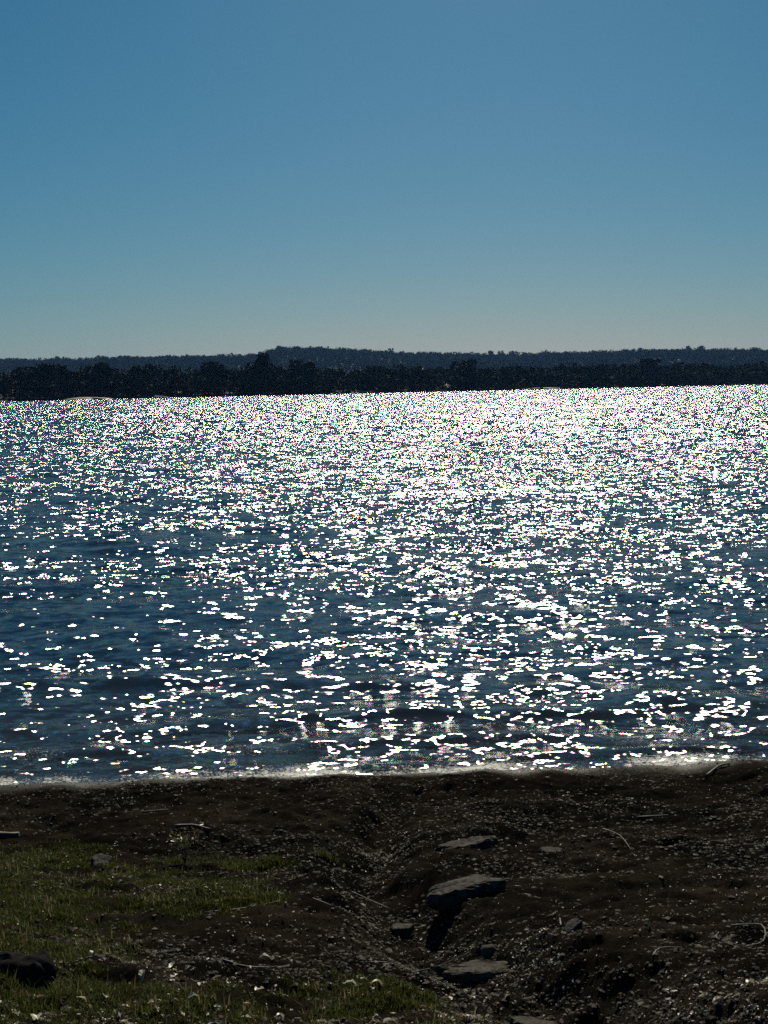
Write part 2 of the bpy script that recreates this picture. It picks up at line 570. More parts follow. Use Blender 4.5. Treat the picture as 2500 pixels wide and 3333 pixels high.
bs = np.concatenate([np.linspace(-12, 12, 17), np.linspace(18, 120, 12), np.linspace(160, 900, 14), np.linspace(950, 2100, 40), np.linspace(2120, 3200, 24)])
az = np.linspace(-0.75, 0.75, 320)
BB, AA = np.meshgrid(bs, az, indexing='ij')
yy0 = 542 / (1 - 0.843 * np.clip(AA, -0.30, 0.30))
for _ in range(12):
    yy0 = 0.5 * yy0 + 0.5 * far_y(AA * yy0)
FY = yy0 + BB * np.where(BB > 0, (3400 - yy0) / 3200.0, 1)
FX = AA * FY
FZ = far_land_z(FX, FY)
link('far_hills', mesh_np('far_hills', np.stack([FX.ravel(), FY.ravel(), FZ.ravel()], 1), grid_faces(len(bs), len(az)), True), mat_far_land(),
     kind='structure', label='wooded far bank and hills across the lake')
mb = Nodes('lake_mud')
mb.set(Base_Color=(0.05, 0.045, 0.035), Roughness=0.9)
bedv = [(-4200, -1500, -2.6), (4200, -1500, -2.6), (4200, 5200, -2.6), (-4200, 5200, -2.6)]
link('lake_bed', mesh_np('lake_bed', bedv, [(0, 1, 2, 3)]), mb.mat, kind='structure', label='muddy lake bed under the water')

# ------------------------------------------------------------------ trees across the water
def crown_arrays(seed, n, width, height, base, leaf):
    """leaf-clump faces spread through an uneven crown; unit in metres"""
    rng = np.random.default_rng(seed)
    nl = 7
    lobes = np.stack([rng.normal(0, width * 0.22, nl), rng.normal(0, width * 0.22, nl), base + (height - base) * rng.uniform(0.25, 0.85, nl)], 1)
    lobes[0] = (0, 0, base + (height - base) * 0.72)
    rad = rng.uniform(0.20, 0.34, nl) * width
    pick = rng.integers(0, nl, n)
    d = rng.normal(0, 1, (n, 3)); d /= np.linalg.norm(d, axis=1)[:, None]
    rr = rad[pick] * rng.uniform(0.35, 1.0, n) ** 0.5
    c = lobes[pick] + d * rr[:, None] * np.array([1, 1, 0.95])
    c[:, 2] = np.where(c[:, 2] > height, height - 0.8 * (c[:, 2] - height), c[:, 2])
    c[:, 2] = np.maximum(c[:, 2], base * 0.6)
    low = rng.random(n) < 0.22
    c[low, 2] *= rng.uniform(0.1, 0.9, low.sum())
    a = rng.normal(0, 1, (n, 3)); a /= np.linalg.norm(a, axis=1)[:, None]
    b = np.cross(a, rng.normal(0, 1, (n, 3))); b /= np.linalg.norm(b, axis=1)[:, None]
    s = leaf * rng.uniform(0.6, 1.4, n)[:, None]
    v = np.stack([c - a * s - b * s * 0.5, c + a * s * 0.9 - b * s * 0.6, c + a * s + b * s * 0.5, c - a * s * 0.8 + b * s * 0.6], 1).reshape(-1, 3)
    f = np.arange(n * 4).reshape(n, 4)
    sh = rng.uniform(0.8, 1.15, n).repeat(4)
    return v, f, sh

def tube_arrays(pts, radii, sides=6):
    pts = np.asarray(pts, float)
    vs, fs = [], []
    for i, p in enumerate(pts):
        t = pts[min(i + 1, len(pts) - 1)] - pts[max(i - 1, 0)]
        t /= np.linalg.norm(t) + 1e-9
        ref = np.array([0, 0, 1.0]) if abs(t[2]) < 0.9 else np.array([1.0, 0, 0])
        a = np.cross(t, ref); a /= np.linalg.norm(a)
        b = np.cross(t, a)
        for k in range(sides):
            an = 2 * math.pi * k / sides
            vs.append(p + radii[i] * (a * math.cos(an) + b * math.sin(an)))
    for i in range(len(pts) - 1):
        for k in range(sides):
            k2 = (k + 1) % sides
            fs.append((i * sides + k, i * sides + k2, (i + 1) * sides + k2, (i + 1) * sides + k))
    n0 = len(vs)
    vs.append(pts[0]); vs.append(pts[-1])
    for k in range(sides):
        k2 = (k + 1) % sides
        fs.append((n0, k2, k, k)); e = (len(pts) - 1) * sides
        fs.append((n0 + 1, e + k, e + k2, e + k2))
    return np.array(vs), fs

def build_poly(name, vs, fs, smooth=True):
    me = bpy.data.meshes.new(name)
    fs2 = []
    for f in fs:
        g = []
        for i in f:
            if i not in g:
                g.append(int(i))
        if len(g) > 2:
            fs2.append(g)
    me.from_pydata([tuple(map(float, v)) for v in vs], [], fs2)
    if smooth:
        me.polygons.foreach_set('use_smooth', [True] * len(me.polygons))
    me.update()
    return me

def trunk_arrays(h, r):
    rng = random.Random(int(h * 1000))
    vs, fs = tube_arrays([(0, 0, -0.5), (0.05 * h * 0.2, 0, h * 0.3), (-0.01 * h, 0.01 * h, h * 0.6), (0, 0, h * 0.85)], [r, r * 0.75, r * 0.5, r * 0.15])
    vs = list(vs); fs = list(fs)
    for i in range(5):
        a = i * 1.26 + rng.random(); z0 = h * rng.uniform(0.25, 0.55); l = h * rng.uniform(0.22, 0.34)
        v2, f2 = tube_arrays([(0, 0, z0), (math.cos(a) * l * 0.6, math.sin(a) * l * 0.6, z0 + l * 0.5), (math.cos(a) * l, math.sin(a) * l, z0 + l)], [r * 0.4, r * 0.25, r * 0.08], 4)
        o = len(vs)
        vs += list(v2); fs += [tuple(j + o for j in f) for f in f2]
    return vs, fs

FOL_COLS = [(0.024, 0.028, 0.014), (0.027, 0.027, 0.014), (0.022, 0.028, 0.014), (0.030, 0.028, 0.016)]
CROWNS = [crown_arrays(100 + i, 420, 9.5, 11.0, 0.3, 0.5) for i in range(6)]
HCROWNS = [crown_arrays(200 + i, 110, 10.0, 10.5, 1.5, 0.85) for i in range(6)]

def scatter_trees(name, spots, crowns, mat, hz, label):
    V, F, C, o = [], [], [], 0
    for (x, y, z, s, sz) in spots:
        v, f, sh = crowns[RNG.integers(len(crowns))]
        a = RNG.uniform(0, 6.283)
        c_, s_ = math.cos(a), math.sin(a)
        p = np.stack([(v[:, 0] * c_ - v[:, 1] * s_) * s + x, (v[:, 0] * s_ + v[:, 1] * c_) * s + y, v[:, 2] * sz + z], 1)
        base = np.array(FOL_COLS[RNG.integers(4)]) * RNG.uniform(0.75, 1.2)
        V.append(p); F.append(f + o); C.append(base[None, :] * sh[:, None]); o += len(p)
    me = mesh_np(name, np.concatenate(V), np.concatenate(F), False, np.concatenate(C))
    return link(name, me, mat, kind='stuff', label=label)

spots = []
for row, (off0, off1, sp) in enumerate(((1, 4, 3.6), (6, 11, 4.5), (12, 20, 4.5), (22, 34, 5), (38, 60, 6))):
    x = -330.0
    while x < 420:
        xx = x + RNG.uniform(-1.5, 1.5)
        b = RNG.uniform(off0, off1)
        y = float(far_y(xx)) + b
        h = RNG.normal(0.85, 0.05) * (0.38, 0.72, 0.95, 1.0, 1.02)[row]
        h *= 1 + 0.18 * float(fbm(np.array(xx / 22.0), np.array(row * 3.3), 66, 2))
        spots.append((xx, y, float(far_land_z(xx, y)) - 0.3, RNG.uniform(0.75, 1.15) * (0.6 if row == 0 else 1), max(h, 0.25)))
        x += sp * RNG.uniform(0.7, 1.3)
scatter_trees('shore_woodland', spots, CROWNS, M_FOL, 0, 'dark low band of trees along the far shore')
spots = []
for y in np.concatenate([np.arange(1650, 2100, 24), np.arange(2105, 2235, 13)]):
    x = -0.42 * y
    while x < 0.42 * y:
        xx, yy = x + RNG.uniform(-4, 4), y + RNG.uniform(-8, 8)
        s = RNG.uniform(0.8, 1.15)
        spots.append((xx, yy, float(far_land_z(xx, yy)) - 1.0, s, RNG.uniform(0.75, 1.22) * (1 + 0.25 * float(vnoise(xx / 60, yy / 60, 58)))))
        x += RNG.uniform(7, 12)
scatter_trees('hill_woodland', spots, HCROWNS, M_FOL, 0, 'hazy blue woods covering the hills behind the far shore')

def make_tree(px, dist_b, height, width, label, group, far):
    a = az_of(px)
    if far:
        y = 2232.0
    else:
        y = 542 / (1 - 0.843 * np.clip(a, -0.3, 0.3))
        for _ in range(20):
            y = 0.5 * y + 0.5 * (float(far_y(a * y)) + dist_b)
    x = a * y
    z = float(far_land_z(x, y))
    root = link('broadleaf_tree', None, loc=(x, y, z), label=label, cat='tree', group=group)
    tv, tf = trunk_arrays(height, height * 0.028)
    link('trunk', build_poly('trunk', tv, tf), M_BARK, root)
    v, f, sh = crown_arrays(int(px * 7 + height * 10), 900 if not far else 260, 1.0, 1.0, 0.10, 0.055 if not far else 0.085)
    v = v * np.array([width, width, height])
    base = np.array(FOL_COLS[int(px) % 4])
    link('crown', mesh_np('crown', v, f, False, base[None, :] * sh[:, None]), M_FOL, root)
    return root

for px, h, w_, lab in (
        (570, 14.2, 10.5, 'tallest dark tree above the far shore woods, left of the ridge hump'),
        (108, 11.0, 8, 'rounded far shore tree, left one of a close pair near the left edge'),
        (143, 11.2, 8, 'rounded far shore tree, right one of a close pair near the left edge'),
        (232, 11.4, 9, 'broad tree rising from the far shore woods between the close pair and the tallest tree'),
        (300, 10.8, 8, 'low rounded far shore tree just right of the broad one'),
        (476, 11.4, 11, 'wide tree in the far shore woods just left of the tallest dark tree'),
        (655, 11.8, 9, 'tree bulging from the far shore woods just right of the tallest dark tree'),
        (1010, 12.0, 10, 'tree bulging from the far shore woods right of the middle of the lake'),
        (1405, 12.2, 12, 'wide tree topping the far shore woods at the right')):
    make_tree(px, 16.0, h, w_, lab, 'trees standing out of the far shore woods', False)
for px, h, w_, lab in (
        (137, 14, 12, 'hazy tree sticking up alone on the far ridge line near the left edge'),
        (225, 13, 15, 'broad hazy tree on the far ridge line above the low left slope'),
        (283, 12.5, 10, 'small hazy tree on the far ridge line right of the broad left one'),
        (412, 13, 10, 'hazy tree on the far ridge line halfway to the ridge hump from the left'),
        (612, 14, 16, 'hazy tree at the left shoulder of the ridge hump'),
        (645, 13.5, 11, 'hazy tree on the ridge hump just right of its left shoulder'),
        (692, 13.5, 14, 'broad hazy tree on top of the ridge hump at its right end'),
        (849, 15, 11, 'pointed hazy tree on the ridge just right of the picture middle'),
        (1064, 15, 14, 'first pale hazy tree of the row in the ridge dip, at its left end'),
        (1087, 15.5, 16, 'second pale hazy tree of the row in the ridge dip, tall and broad'),
        (1117, 15.5, 16, 'round hazy tree of the row in the ridge dip, third from its left end'),
        (1139, 14, 14, 'last hazy tree of the row in the ridge dip, at its right end'),
        (1184, 15, 13, 'hazy tree right of the row of trees in the ridge dip'),
        (1385, 13, 12, 'hazy tree on the right-hand rise of the ridge, low and rounded'),
        (1487, 15, 11, 'smaller tree left of the tallest hazy tree on the right of the ridge'),
        (1517, 16.5, 15, 'tallest hazy tree on the right of the ridge'),
        (1634, 14, 13, 'hazy tree on the ridge line by the right edge')):
    make_tree(px, 0, h, w_, lab, 'trees standing proud on the hazy ridge', True)

# pale mud spits at the foot of the far woods
def spit(px, b, length, width, label):
    a = az_of(px)
    y = 542 / (1 - 0.843 * np.clip(a, -0.3, 0.3))
    for _ in range(20):
        y = 0.5 * y + 0.5 * (float(far_y(a * y)) + b)
    x = a * y
    n, r = 40, 5
    vs, fs = [(0, 0, 0.75)], []
    for j in range(1, r + 1):
        for k in range(n):
            an = 2 * math.pi * k / n
            s = j / r * (1 + 0.25 * math.sin(3 * an + px) + 0.12 * math.sin(7 * an))
            vs.append((math.cos(an) * s * length, math.sin(an) * s * width, 0.75 * (1 - (j / r) ** 2) - 0.2 * (j == r)))
    for k in range(n):
        fs.append((0, 1 + k, 1 + (k + 1) % n))
    for j in range(r - 1):
        for k in range(n):
            fs.append((1 + j * n + k, 1 + (j + 1) * n + k, 1 + (j + 1) * n + (k + 1) % n, 1 + j * n + (k + 1) % n))
    o = link('mud_spit', build_poly('mud_spit', vs, fs), M_SPIT, loc=(x, y, 0.0), kind='structure', label=label)
    o.rotation_euler.z = 0.70
sp_ = Nodes('pale_mud')
sp_a = sp_.noise(0.6, 3, 0.6)
sp_.set(Base_Color=sp_.ramp(sp_a.outputs[0], [(0.35, (0.06, 0.053, 0.043)), (0.65, (0.11, 0.098, 0.08))]), Roughness=0.8)
M_SPIT = sp_.mat
spit(190, -6, 9, 2.6, 'pale mud spit at the foot of the far woods, longest one at the left')
spit(330, -1, 7, 2.0, 'pale mud spit at the foot of the far woods, second from the left')
spit(760, -1, 9, 1.6, 'thin mud spit at the foot of the far woods near the middle')
spit(1180, -4, 14, 2.0, 'low dark mud point running into the lake right of the middle')

# ------------------------------------------------------------------ ground cover
def scatter_pos(n, x0, x1, y0, y1, dens):
    """points with a density function in [0,1]"""
    xs, ys = [], []
    got = 0
    while got < n:
        x = RNG.uniform(x0, x1, n); y = y0 + (y1 - y0) * RNG.uniform(0, 1, n)
        k = RNG.uniform(0, 1, n) < dens(x, y)
        xs.append(x[k]); ys.append(y[k]); got += k.sum()
    return np.concatenate(xs)[:n], np.concatenate(ys)[:n]

def shore_in(x, y, d=0.15):
    return (shore_y(x) - y > d).astype(float)

# gravel and clods
def gravel(n, x0, x1, y0, y1, dens, smin, smax, cols, name, label, mat):
    x, y = scatter_pos(n, x0, x1, y0, y1, dens)
    z = ground_z(x, y)
    s = smin + (smax - smin) * RNG.uniform(0, 1, n) ** 3.2
    base = np.array([(1, 0, 0), (0, 1, 0), (-1, 0, 0), (0, -1, 0), (0, 0, 1), (0, 0, -1), (0.6, 0.6, 0.45), (-0.55, 0.5, 0.5)], float)[:6]
    f = np.array([(0, 1, 4), (1, 2, 4), (2, 3, 4), (3, 0, 4), (1, 0, 5), (2, 1, 5), (3, 2, 5), (0, 3, 5)])
    v = base[None] * (1 + RNG.uniform(-0.35, 0.35, (n, 6, 3))) + RNG.uniform(-0.22, 0.22, (n, 6, 3))
    v = v * s[:, None, None] * np.stack([RNG.uniform(0.8, 1.5, n), RNG.uniform(0.7, 1.2, n), RNG.uniform(0.16, 0.5, n)], 1)[:, None, :]
    a = RNG.uniform(0, 6.283, n)
    c, sn = np.cos(a)[:, None], np.sin(a)[:, None]
    vx = v[:, :, 0] * c - v[:, :, 1] * sn + x[:, None]
    vy = v[:, :, 0] * sn + v[:, :, 1] * c + y[:, None]
    vz = v[:, :, 2] + (z + s * 0.12)[:, None]
    V = np.stack([vx, vy, vz], 2).reshape(-1, 3)
    F = (f[None] + np.arange(n)[:, None, None] * 6).reshape(-1, 3)
    cc = np.array(cols)[RNG.integers(0, len(cols), n)] * RNG.uniform(0.6, 1.35, n)[:, None]
    link(name, mesh_np(name, V, F, False, np.repeat(cc, 6, 0)), mat, kind='stuff', label=label)

gd = lambda x, y: shore_in(x, y, 0.02) * (1 - 0.75 * grass_mask(x, y)) * np.clip(0.45 + 1.3 * fbm(x * 1.6, y * 1.6, 71, 3) + 0.35 * (gully(x, y) > 0.05), 0.08, 1) * np.clip(4.5 / y, 0.3, 1)
gravel(80000, -3.6, 3.6, 2.6, 10.9, gd, 0.0025, 0.014, [(0.016, 0.012, 0.009), (0.030, 0.025, 0.019), (0.010, 0.008, 0.006), (0.085, 0.076, 0.062), (0.008, 0.006, 0.0045), (0.020, 0.015, 0.011)],
       'gravel', 'dark gravel and soil crumbs strewn over the bank', M_GRAVEL)

# leaves
def leaf_template(seed, curl):
    rng = random.Random(seed)
    vs, fs = [], []
    nseg = 5
    for i in range(nseg + 1):
        t = i / nseg
        wd = 0.30 * math.sin(math.pi * min(1, 0.06 + t * 0.94)) ** 0.8 * (1 - 0.25 * t) * rng.uniform(0.8, 1.2)
        zz = curl * math.sin(math.pi * t) + rng.uniform(-0.03, 0.03)
        for sgn in (-1, 0, 1):
            vs.append((t - 0.5, sgn * wd, zz + abs(sgn) * wd * rng.uniform(0.1, 0.75)))
    for i in range(nseg):
        for k in (0, 1):
            a = i * 3 + k
            fs.append((a, a + 3, a + 4, a + 1))
    return np.array(vs), np.array(fs)
LT = [leaf_template(300 + i, c) for i, c in enumerate((0.05, 0.12, 0.22, -0.08, 0.3, 0.02))]
LEAF_COLS = np.array([(0.24, 0.205, 0.15), (0.12, 0.092, 0.06), (0.42, 0.38, 0.30), (0.06, 0.042, 0.027), (0.20, 0.18, 0.145), (0.04, 0.028, 0.018)])

def leaf_density(x, y):
    d = np.clip(0.16 + 0.55 * fbm(x * 1.8, y * 1.8, 91, 3), 0.03, 1)
    g = gully(x, y)
    d = d + 0.5 * (g > 0.06) * np.clip(0.3 + 2 * vnoise(x * 3, y * 3, 92), 0, 1)
    for b in ((-0.06, 8.25, 0.13, 0.22), (0.18, 5.2, 0.12, 0.28), (0.5, 5.2, 0.14, 0.25), (-0.7, 4.6, 0.35, 0.2), (-0.9, 6.4, 0.3, 0.2)):
        d = d + 0.9 * blob(x, y, *b)
    d = d + 1.4 * (1 - sstep(3.9, 4.6, y + 0.25 * np.abs(x - 0.75))) + 0.35 * sstep(0.5, 1.0, x) * (1 - sstep(4.2, 5.0, y))
    d = d + 0.22 * grass_mask(x, y)
    return np.clip(d, 0, 1) * shore_in(x, y, 0.2) * np.clip(5.5 / y, 0.35, 1)

def slope_tilt(x, y):
    e = 0.03
    return (ground_z(x + e, y) - ground_z(x - e, y)) / (2 * e), (ground_z(x, y + e) - ground_z(x, y - e)) / (2 * e)

DRIFTS = ((-0.05, 8.25, 0.10, 0.20, 260), (0.16, 5.25, 0.09, 0.22, 420), (0.55, 5.15, 0.08, 0.20, 260), (0.55, 4.05, 0.45, 0.25, 900), (0.28, 5.85, 0.10, 0.05, 110),
          (-0.82, 6.35, 0.20, 0.10, 120), (0.95, 3.85, 0.5, 0.3, 700), (-0.3, 3.75, 0.6, 0.2, 420))
def leaf_litter(n, smin, smax):
    x, y = scatter_pos(n, -3.4, 3.4, 2.7, 10.6, leaf_density)
    for cx, cy, rx, ry, k in DRIFTS:
        x = np.concatenate([x, RNG.normal(cx, rx, k)]); y = np.concatenate([y, RNG.normal(cy, ry, k)])
    n = len(x)
    z = ground_z(x, y)
    gx, gy = slope_tilt(x, y)
    V, F, C, o = [], [], [], 0
    kind = RNG.integers(0, len(LT), n)
    s = smin + (smax - smin) * RNG.uniform(0, 1, n) ** 2.2
    a = RNG.uniform(0, 6.283, n)
    tx, ty = RNG.normal(0, 0.22, n), RNG.normal(0, 0.22, n)
    cc = LEAF_COLS[RNG.integers(0, 6, n)] * RNG.uniform(0.55, 1.25, n)[:, None]
    nd = sum(d[4] for d in DRIFTS)
    cc[-nd:] *= 1.15
    for k in range(len(LT)):
        i = np.where(kind == k)[0]
        v, f = LT[k]
        L = v[None] * s[i][:, None, None] * np.stack([np.ones(len(i)), RNG.uniform(0.35, 1.1, len(i)), np.ones(len(i))], 1)[:, None]
        c, sn = np.cos(a[i])[:, None], np.sin(a[i])[:, None]
        px = L[:, :, 0] * c - L[:, :, 1] * sn
        py = L[:, :, 0] * sn + L[:, :, 1] * c
        pz = L[:, :, 2] + px * (gx[i] + tx[i])[:, None] + py * (gy[i] + ty[i])[:, None] + (z[i] + 0.004 + s[i] * 0.08)[:, None]
        V.append(np.stack([px + x[i][:, None], py + y[i][:, None], pz], 2).reshape(-1, 3))
        F.append((f[None] + (np.arange(len(i)) * len(v))[:, None, None]).reshape(-1, 4) + o)
        o += len(i) * len(v)
        C.append(np.repeat(cc[i], len(v), 0))
    link('leaf_litter', mesh_np('leaf_litter', np.concatenate(V), np.concatenate(F), False, np.concatenate(C)), M_LEAF, kind='stuff',
         label='small dry leaves and bits of bark scattered over the bank')
leaf_litter(24000, 0.006, 0.024)

# the larger fallen leaves, one by one
LM = []
for k, (v, f) in enumerate(LT):
    for c in range(2):
        col = np.minimum(LEAF_COLS[(k + 3 * c) % 6] * 1.5, 0.6)
        LM.append(mesh_np('fallen_leaf', v, f, False, np.tile(col, (len(v), 1))))
x, y = scatter_pos(290, -1.5, 1.5, 3.6, 5.2, lambda x, y: leaf_density(x, y) * np.clip(2.4 - 0.45 * y, 0.12, 1))
gx, gy = slope_tilt(x, y)
zz = ground_z(x, y)
for i in range(len(x)):
    o = link('fallen_leaf', LM[i % len(LM)], M_LEAF, loc=(x[i], y[i], zz[i] + 0.007), cat='leaf', group='dry leaves fallen on the near bank',
             label='pale dry curled leaf fallen on the near part of the dark bank')
    nrm = Vector((-gx[i] + RNG.normal(0, 0.25), -gy[i] + RNG.normal(0, 0.25), 1)).normalized()
    q = nrm.to_track_quat('Z', 'Y')
    o.rotation_euler = (q.to_matrix() @ Matrix.Rotation(RNG.uniform(0, 6.283), 3, 'Z')).to_euler()
    s = RNG.uniform(0.024, 0.05)
    o.scale = (s, s * RNG.uniform(0.5, 1.1), s)

# grass
def blades(x, y, z, hmin, hmax, wd, cols, bend=0.6):
    n = len(x)
    h = RNG.uniform(hmin, hmax, n)
    a = RNG.uniform(0, 6.283, n)
    bx, by = np.cos(a) * h * RNG.uniform(0.1, bend, n), np.sin(a) * h * RNG.uniform(0.1, bend, n)
    px, py = -np.sin(a) * wd, np.cos(a) * wd
    P = []
    for t, ww in ((0, 1), (0.55, 0.8), (1, 0.08)):
        cx, cy, cz = x + bx * t ** 1.7, y + by * t ** 1.7, z - 0.004 + h * t * (1 - 0.25 * t)
        P.append(np.stack([cx - px * ww, cy - py * ww, cz], 1)); P.append(np.stack([cx + px * ww, cy + py * ww, cz], 1))
    V = np.stack(P, 1).reshape(-1, 3)
    f = np.array([(0, 1, 3, 2), (2, 3, 5, 4)])
    F = (f[None] + (np.arange(n) * 6)[:, None, None]).reshape(-1, 4)
    c = np.array(cols)[RNG.integers(0, len(cols), n)] * RNG.uniform(0.6, 1.3, n)[:, None]
    return V, F, np.repeat(c, 6, 0)
GC = [(0.040, 0.056, 0.008), (0.030, 0.047, 0.007), (0.055, 0.066, 0.012), (0.070, 0.066, 0.022), (0.034, 0.044, 0.008), (0.09, 0.08, 0.04)]
x, y = scatter_pos(110000, -3.6, 1.0, 2.6, 8.6, lambda x, y: grass_mask(x, y) ** 1.3 * np.clip(4.5 / y, 0.3, 1))
V, F, C = blades(x, y, ground_z(x, y), 0.008, 0.042, 0.0018, GC)
x2, y2 = scatter_pos(3200, -3.6, 1.0, 2.6, 8.6, lambda x, y: np.clip(grass_mask(x, y) * 1.5 * np.clip(0.1 + 2.2 * fbm(x * 4, y * 4, 64, 2), 0, 1), 0, 1) * np.clip(4.5 / y, 0.3, 1))
V2, F2, C2 = blades(x2, y2, ground_z(x2, y2), 0.03, 0.085, 0.0014, [(0.14, 0.12, 0.06), (0.09, 0.085, 0.03), (0.20, 0.18, 0.11)], 0.95)
V, F, C = np.concatenate([V, V2]), np.concatenate([F, F2 + len(V)]), np.concatenate([C, C2])
link('grass', mesh_np('grass', V, F, False, C), M_GRASS, kind='stuff', label='short dark green grass patches on the left of the bank')

def tuft(cx, cy, r, n, h0, h1, label):
    a = RNG.uniform(0, 6.283, n); rr = r * RNG.uniform(0, 1, n) ** 0.6
    x, y = cx + np.cos(a) * rr, cy + np.sin(a) * rr * 0.7
    z0 = float(ground_z(cx, cy))
    V, F, C = blades(x, y, ground_z(x, y), h0, h1, 0.0022, GC, 0.7)
    link('grass_tuft', mesh_np('grass_tuft', V - np.array([cx, cy, z0]), F, False, C), M_GRASS, loc=(cx, cy, z0), label=label, cat='grass tuft', group='grass tufts on the bank')
tuft(-0.74, 7.42, 0.17, 900, 0.02, 0.065, 'round green grass tuft on bare soil between the seeding weed and the gully')
tuft(-0.36, 7.74, 0.07, 110, 0.04, 0.11, 'small spiky grass tuft at the edge of the gully')
tuft(-1.10, 7.85, 0.28, 1200, 0.02, 0.055, 'wide low green grass tuft behind the seeding weed')
tuft(-1.50, 7.45, 0.10, 160, 0.03, 0.08, 'grass tuft hanging over the grey stone at the left')

# seeding weed
def weed(cx, cy):
    z0 = float(ground_z(cx, cy))
    root = link('seeding_weed', None, loc=(cx, cy, z0), label='dry weed with yellowish seed heads standing in the left grass', cat='weed')
    for i in range(7):
        a = i * 0.9 + 0.4; l = RNG.uniform(0.10, 0.20); tip = (math.cos(a) * l * 0.4, math.sin(a) * l * 0.3, l)
        vs, fs = tube_arrays([(0, 0, -0.01), (tip[0] * 0.3, tip[1] * 0.3, l * 0.5), tip], [0.0022, 0.0018, 0.0012], 5)
        st = link('stem', build_poly('stem', vs, fs), M_WOOD, root)
        n = 26
        t = RNG.uniform(0.6, 1.05, n)
        c = np.array(tip)[None] * t[:, None] + RNG.normal(0, 0.012, (n, 3))
        d1 = RNG.normal(0, 0.006, (n, 3)); d2 = RNG.normal(0, 0.006, (n, 3))
        v = np.stack([c - d1, c + d2, c + d1, c - d2], 1).reshape(-1, 3)
        col = np.tile(np.array([(0.10, 0.09, 0.04)]), (len(v), 1)) * RNG.uniform(0.6, 1.3, n).repeat(4)[:, None]
        link('seed_head', mesh_np('seed_head', v, np.arange(4 * n).reshape(n, 4), False, col), M_LEAF, st)
weed(-1.13, 7.55)

# ------------------------------------------------------------------ stones
def slab(name, cx, cy, w_, d_, h_, rz, tilt, seed, label, cat, mat=M_SLAB, dz=0.0, roundness=0.0, group=None):
    rng = np.random.default_rng(seed)
    n, rings = 40, 7
    an = np.linspace(0, 2 * math.pi, n, endpoint=False)
    k = 3.2 - 1.2 * roundness
    base = 1.0 / (np.abs(np.cos(an)) ** k + np.abs(np.sin(an)) ** k) ** (1 / k)
    jag = 1 + 0.16 * np.interp(an, np.linspace(0, 6.4, 12), rng.normal(0, 1, 12)) * 0.7 + 0.05 * rng.normal(0, 1, n)
    jag[0] = jag[-1] = 0.5 * (jag[0] + jag[-1])
    rad = base * jag
    vs, fs = [], []
    prof = [(0.0, 1.0), (0.35, 1.0), (0.7, 0.99), (0.93, 0.97), (1.0, 0.86), (1.03, 0.5), (0.97, 0.08), (0.9, -0.3)] if not roundness else \
           [(0.0, 1.0), (0.35, 0.97), (0.65, 0.86), (0.86, 0.68), (0.97, 0.45), (1.03, 0.2), (1.0, -0.05), (0.9, -0.3)]
    for j, (r, z) in enumerate(prof):
        for i in range(n):
            x = math.cos(an[i]) * rad[i] * r * w_ / 2; y = math.sin(an[i]) * rad[i] * r * d_ / 2
            nz = (1 + 1.6 * (roundness >= 1 and w_ < 0.5)) * (0.13 * float(fbm(np.array(x * 26 + seed), np.array(y * 26.0), seed, 3)) + 0.15 * float(fbm(np.array(x * 7 + seed), np.array(y * 7.0), seed + 3, 2))) * h_
            sx = 1 + 0.05 * rng.normal() if 0.9 < r else 1
            vs.append((x * sx, y * sx, z * h_ + nz + (0.04 * h_ * rng.normal() if j > 2 else 0)))
    for i in range(n):
        vs[i] = vs[0]
    for j in range(len(prof) - 1):
        for i in range(n):
            i2 = (i + 1) % n
            a, b, c, d = j * n + i, j * n + i2, (j + 1) * n + i2, (j + 1) * n + i
            fs.append((0, c, d)[::-1] if j == 0 else (a, d, c, b))
    z0 = float(ground_z(cx, cy)) + dz
    o = link(name, build_poly(name, vs, fs, bool(roundness)), mat, loc=(cx, cy, z0), label=label, cat=cat, group=group)
    o.rotation_euler = (tilt[0], tilt[1], rz)
    return o

slab('stone_slab', 0.33, 6.38, 0.33, 0.16, 0.06, 0.28, (-0.03, -0.10), 401, 'thick grey stone slab with a dark overhanging front edge beside the gully', 'stone', dz=0.0)
slab('stone_slab', 0.37, 5.28, 0.36, 0.13, 0.035, 0.04, (-0.02, 0.03), 402, 'thin broad grey stone slab lying in the gully amid leaves', 'stone', dz=0.015)
slab('stone_slab', 0.43, 7.62, 0.31, 0.12, 0.05, 0.30, (-0.02, -0.08), 403, 'narrow grey stone slab half buried behind the thick slab', 'stone', dz=-0.024)
slab('flat_stone', 0.89, 7.55, 0.13, 0.08, 0.04, 0.1, (0.0, 0.06), 404, 'small flat grey stone on the gravel right of the half buried slab', 'stone', dz=-0.03)
slab('flat_stone', 0.04, 6.24, 0.10, 0.07, 0.03, 0.0, (0, 0), 405, 'small flat stone left of the thick grey slab', 'stone', dz=0.012)
slab('flat_stone', 0.71, 5.36, 0.085, 0.05, 0.03, 0.75, (0.05, -0.25), 406, 'small pointed stone tilted on the slope right of the thin slab', 'stone')
slab('flat_stone', 0.40, 5.52, 0.07, 0.06, 0.04, 0.2, (0, 0), 407, 'small rounded stone just behind the thin slab', 'stone', roundness=0.8)
slab('flat_stone', 0.50, 6.42, 0.07, 0.06, 0.05, 0.5, (0, 0.1), 408, 'small stone leaning at the right end of the thick slab', 'stone', roundness=0.5)
slab('grey_stone', -1.585, 7.50, 0.11, 0.12, 0.06, 0.3, (0.25, 0.1), 409, 'pale grey stone poking out of the grass at the left', 'stone')
slab('dark_boulder', -1.20, 4.36, 0.25, 0.16, 0.085, 0.12, (0.0, -0.04), 410, 'dark lumpy rock in the grass at the lower left corner', 'rock', M_BOULDER, roundness=1.0, dz=0.0)
